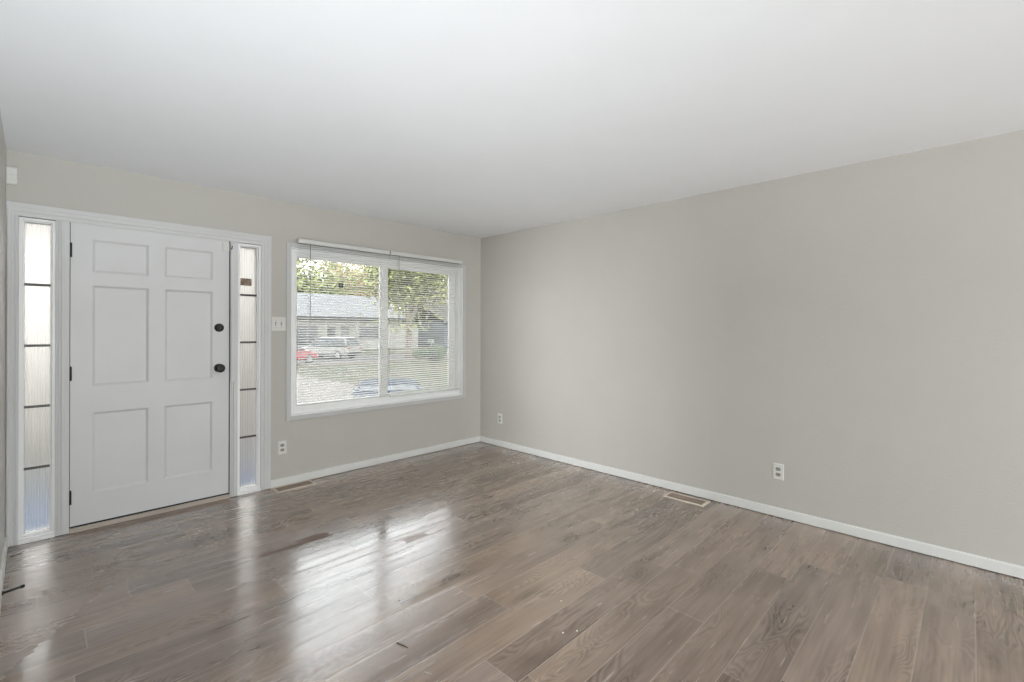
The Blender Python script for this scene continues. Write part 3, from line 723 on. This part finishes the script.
# vehicles: rounded body from a side outline, glass house, wheels
def vehicle(name, label, loc, rz, bodym, L=4.6, Wd=1.8, Ht=1.6, style='wagon'):
    root = empty(name, loc, rz); tag(root, label, 'car')
    if style == 'wagon':
        low = [(-L / 2, .35), (-L / 2 - .02, .62), (-L / 2 + .02, .95), (-L / 2 + .1, 1.02), (L * .22, 1.0), (L * .42, .86), (L / 2 - .03, .72), (L / 2, .5), (L / 2 - .04, .32)]
        top = [(-L / 2 + .08, 1.0), (-L / 2 + .30, Ht - .06), (-L / 2 + .55, Ht), (L * .02, Ht), (L * .12, Ht - .08), (L * .27, .98)]
    else:
        low = [(-L / 2, .35), (-L / 2, .7), (-L / 2 + .08, .93), (-L * .30, .96), (L * .2, .93), (L * .42, .80), (L / 2 - .03, .68), (L / 2, .48), (L / 2 - .04, .3)]
        top = [(-L * .32, .94), (-L * .20, Ht - .08), (-L * .12, Ht), (L * .02, Ht - .01), (L * .08, Ht - .07), (L * .24, .92)]
    def loft(bm, pts, inset):
        W2 = Wd / 2; R = []
        zmax = max(z for _, z in pts); zmin = min(z for _, z in pts)
        for s, sh in ((-1, 1.0), (-0.86, 0.0), (0.86, 0.0), (1, 1.0)):
            ring = []
            for x, z in pts:
                k = (z - zmin) / max(1e-6, zmax - zmin)
                ww = W2 * (1 - inset * k)
                x2 = x * (1 - 0.03 * sh); z2 = z - 0.05 * sh * (k > .5)
                ring.append(bm.verts.new((x2, s * ww, z2)))
            R.append(ring)
        n = len(pts)
        for A, Bq in zip(R, R[1:]):
            for i in range(n):
                j = (i + 1) % n; bm.faces.new((A[i], A[j], Bq[j], Bq[i]))
        bm.faces.new(R[0][::-1]); bm.faces.new(R[-1])
    b = new(); loft(b, low, 0.06); body = obj('body', b, bodym, root, bevel=0.05, seg=3, smooth=True)
    b = new(); loft(b, top, 0.20); obj('cabin', b, bodym, root, bevel=0.05, seg=3, smooth=True)
    # glass bands
    zb, zt2 = 1.03, Ht - .13
    if style != 'wagon': zb, zt2 = 0.97, Ht - .11
    xr0, xr1 = top[0][0], top[-1][0]
    fx_ = lambda z, rear: (top[0][0] + (top[1][0] - top[0][0]) * (z - top[0][1]) / (top[1][1] - top[0][1])) if rear else (top[-1][0] + (top[-2][0] - top[-1][0]) * (z - top[-1][1]) / (top[-2][1] - top[-1][1]))
    for s in (-1, 1):
        def yy(z): return s * (Wd / 2) * (1 - .20 * (z - top[0][1]) / (Ht - top[0][1])) + s * 0.012
        edges = [fx_(zb, True) + .12, (xr0 + xr1) / 2 - .35, (xr0 + xr1) / 2 + .30, fx_(zb, False) - .16]
        for k in range(3):
            b = new(); a, c = edges[k] + .03, edges[k + 1] - .03
            a2 = max(a, fx_(zt2, True) + .14); c2 = min(c, fx_(zt2, False) - .12)
            if c2 <= a2: c2 = a2 + .02
            vs = [b.verts.new((a, yy(zb), zb)), b.verts.new((c, yy(zb), zb)), b.verts.new((c2, yy(zt2), zt2)), b.verts.new((a2, yy(zt2), zt2))]
            ws_ = [b.verts.new((v.co.x, v.co.y - s * .06, v.co.z)) for v in vs]
            b.faces.new(vs); b.faces.new(ws_[::-1])
            for q in range(4): b.faces.new((vs[q], vs[(q + 1) % 4], ws_[(q + 1) % 4], ws_[q]))
            obj('side_window', b, M_darkglass, root)
    for nm, rear in (('rear_window', True), ('windscreen', False)):
        b = new(); s = -1 if rear else 1
        def P(z, w): return (fx_(z, rear) + s * .02, w * (Wd / 2) * (0.86 - .18 * (z - top[0][1]) / (Ht - top[0][1])), z)
        vs = [b.verts.new(P(z, w)) for z, w in ((zb + .03, -1), (zb + .03, 1), (zt2 + .02, 1), (zt2 + .02, -1))]
        ws_ = [b.verts.new((v.co.x - s * .06, v.co.y, v.co.z)) for v in vs]
        b.faces.new(vs); b.faces.new(ws_[::-1])
        for q in range(4): b.faces.new((vs[q], vs[(q + 1) % 4], ws_[(q + 1) % 4], ws_[q]))
        obj(nm, b, M_darkglass, root)
    for sx in (-.31, .31):
        for s in (-1, 1):
            b = new(); lathe(b, (sx * L, s * (Wd / 2 - .20), .32), (0, s, 0), [(0, 0), (0, .30), (.02, .32), (.19, .32), (.21, .29), (.205, .2), (.19, .19), (.19, 0)], 24)
            wh = obj('wheel', b, M_rubber, root)
            b = new(); lathe(b, (sx * L, s * (Wd / 2 - .01), .32), (0, s, 0), [(0, 0), (0, .19), (.012, .185), (.016, .05), (.02, 0)], 16); obj('hubcap', b, M_grey, wh)
    for s in (-1, 1):
        b = new(); bx(b, -L / 2 - .03, -L / 2 + .10, s * (Wd / 2 - .18) - .10, s * (Wd / 2 - .18) + .10, .72, .95); obj('tail_light', b, M_red, root, bevel=.02)
        b = new(); bx(b, L / 2 - .16, L / 2 - .01, s * (Wd / 2 - .25) - .16, s * (Wd / 2 - .25) + .16, .58, .72); obj('headlight', b, M_vinyl, root, bevel=.02)
    b = new(); bx(b, -L / 2 - .07, -L / 2 + .1, -Wd / 2 + .08, Wd / 2 - .08, .34, .52); obj('rear_bumper', b, M_shade, root, bevel=.03)
    b = new(); bx(b, L / 2 - .1, L / 2 + .05, -Wd / 2 + .1, Wd / 2 - .1, .32, .48); obj('front_bumper', b, M_shade, root, bevel=.03)
    return root
M_red = flat('red_lens_paint', hexc(121, 22, 28), 0.3)
M_silver = flat('silver_car_paint', hexc(124, 123, 119), 0.3, 0.02, metal=0.2)
M_redcar = flat('red_car_paint', hexc(125, 35, 44), 0.3, 0.02)
M_bluecar = flat('dark_blue_car_paint', hexc(26, 38, 56), 0.65, 0.02, spec=0.2)
p = at(329, 36.5); vehicle('parked_wagon', 'silver station wagon parked across the street, seen through the left blind', p, math.radians(118), M_silver, 4.7, 1.85, 1.68)
p = at(283, 29.5); vehicle('parked_car', 'red car across the street at the left edge of the window', p, math.radians(25), M_redcar, 4.4, 1.75, 1.45, 'sedan')
p = at(388, 10.9); vehicle('driveway_car', 'dark blue car just outside under the window, only its roof showing', (p[0], p[1], GZ), math.radians(60), M_bluecar, 3.7, 1.5, 1.16, 'sedan')

# mailbox and shrub
p = at(431, 42); mb = empty('mailbox', p); tag(mb, 'white mailbox on a post by the lawn across the street', 'mailbox')
b = new(); bx(b, -.06, .06, -.06, .06, 0, 1.1); obj('post', b, M_foamw, mb, bevel=.01)
b = new()
prism(b, [(-.14, 1.1), (.14, 1.1), (.14, 1.28)] + [(.14 * math.cos(a), 1.28 + .14 * math.sin(a)) for a in [PI * k / 8 for k in range(1, 8)]] + [(-.14, 1.28)], -.28, .28, lambda u, v, t: (u, t, v))
obj('mail_box_body', b, M_foamw, mb)

# trees and bushes: limbs plus individual leaf blades
def leaf_mat(name, a, c):
    g = NT(name); p = g.obj(); n = g.noise(p, 1.6, 3, 0.6)
    g.set(Base_Color=g.mix(g.mr(n, 0.35, 0.65, 0, 1), a, c), Roughness=0.6)
    g.b.inputs['Subsurface Weight'].default_value = 0.0
    return g.m
M_bark = flat('pale_bark', hexc(111, 102, 91), 0.9, 0.2, 0.6, 20)
M_leafg = leaf_mat('leaf_green', hexc(107, 117, 60), hexc(151, 151, 94))
M_leafo = leaf_mat('leaf_tan_orange', hexc(164, 133, 94), hexc(180, 160, 134))
M_leafp = leaf_mat('leaf_pale_grey', hexc(127, 122, 111), hexc(167, 158, 149))
M_leafd = leaf_mat('leaf_deep_green', hexc(45, 70, 39), hexc(81, 96, 58))
def tree(name, label, loc, h, R, leafm, nleaf, ls_, trunk_r=0.3, seed=1, cat='tree', crown0=0.4, group=None, clip=None):
    rnd = random.Random(seed); root = empty(name, loc); tag(root, label, cat, group)
    b = new(); tips = []
    def limb(p, d, r, l, lev):
        q = p + d * l; cyl(b, p, q, r, r * .68, n=8, cap=(lev == 0))
        if clip and math.hypot(q.x, q.y) > clip * .6: tips.append(q); return
        if lev >= 4 or r < 0.02: tips.append(q); return
        tips.append(q)
        for k in range(3 if lev < 3 else 2):
            nd = (d + Vector((rnd.uniform(-1, 1), rnd.uniform(-1, 1), rnd.uniform(-.15, .7))) * .75).normalized()
            limb(q, nd, r * .62, l * rnd.uniform(.6, .85), lev + 1)
    limb(Vector((0, 0, 0)), Vector((rnd.uniform(-.05, .05), rnd.uniform(-.05, .05), 1)).normalized(), trunk_r, h * crown0, 0)
    obj('trunk', b, M_bark, root)
    b = new()
    cs = [t for t in tips if t.z > h * crown0 * .9]
    while len(cs) < (140 if clip else 30):
        cs.append(Vector((rnd.uniform(-R, R) * .7, rnd.uniform(-R, R) * .7, h * rnd.uniform(crown0, .95))))
    for k in range(nleaf):
        c = rnd.choice(cs); sp = R * .22
        q = c + Vector((rnd.gauss(0, sp), rnd.gauss(0, sp), rnd.gauss(0, sp * .8)))
        if clip:
            rr = math.hypot(q.x, q.y)
            if rr > clip * .97: q.x *= clip * .97 / rr; q.y *= clip * .97 / rr
            q.z = min(q.z, h)
        if q.z < h * crown0 * .75: q.z = h * crown0 * .75 + rnd.random() * .5
        a = Vector((rnd.uniform(-1, 1), rnd.uniform(-1, 1), rnd.uniform(-1, 1))).normalized(); u = a.orthogonal().normalized(); s = ls_ * rnd.uniform(.6, 1.3)
        v = [b.verts.new(q + a * s), b.verts.new(q + u * s * .45), b.verts.new(q - a * s), b.verts.new(q - u * s * .45)]
        b.faces.new(v)
    obj('foliage', b, leafm, root)
    return root
tree('shade_tree', 'large pale green tree with a light trunk, behind the right blind', at(409, 38), 11.0, 5.5, M_leafg, 14000, .19, .34, 5, crown0=.26)
for k, (u, D, h, R_, m, n, l_, c0, lab) in enumerate([
        (306, 80, 23, 8.5, M_leafg, 14000, .46, .16, 'green tree behind the white house roof, at the far left of the window'),
        (366, 104, 26, 10.0, M_leafo, 11000, .54, .16, 'tan leaved tree rising behind the middle of the white house'),
        (424, 80, 20, 8.5, M_leafp, 9000, .44, .16, 'greyish pale tree seen past the right end of the white house'),
        (470, 104, 24, 9.5, M_leafg, 9000, .5, .14, 'green tree farthest right beyond the blue grey house')]):
    tree('street_tree', lab, at(u, D), h, R_, m, n, l_, .35, 30 + k, crown0=c0, clip=R_)
def bush(name, label, loc, R, h, m, n, s_, seed):
    rnd = random.Random(seed); root = empty(name, loc); tag(root, label, 'shrub')
    b = new()
    for k in range(7):
        a = rnd.uniform(0, 2 * PI); cyl(b, (0, 0, 0), (R * .6 * math.cos(a), R * .6 * math.sin(a), h * .8), .02, .008, n=6)
    obj('stems', b, M_bark, root)
    b = new()
    for k in range(n):
        a = Vector((rnd.gauss(0, 1), rnd.gauss(0, 1), rnd.gauss(0, 1))).normalized(); q = Vector((a.x * R, a.y * R, h * .55 + a.z * h * .45)) * rnd.uniform(.8, 1.02)
        q.z = max(q.z, .03); d = Vector((rnd.uniform(-1, 1), rnd.uniform(-1, 1), rnd.uniform(-1, 1))).normalized(); u = d.orthogonal().normalized()
        b.faces.new([b.verts.new(q + d * s_), b.verts.new(q + u * s_ * .5), b.verts.new(q - d * s_), b.verts.new(q - u * s_ * .5)])
    obj('foliage', b, m, root)
bush('garden_shrub', 'round dark green shrub beside the white mailbox', at(436, 33), .75, 1.2, M_leafd, 1500, .08, 3)
bush('garden_shrub', 'low shrub on the lawn at the foot of the big pale tree', at(420, 36), .6, .7, M_leafd, 1000, .08, 4)
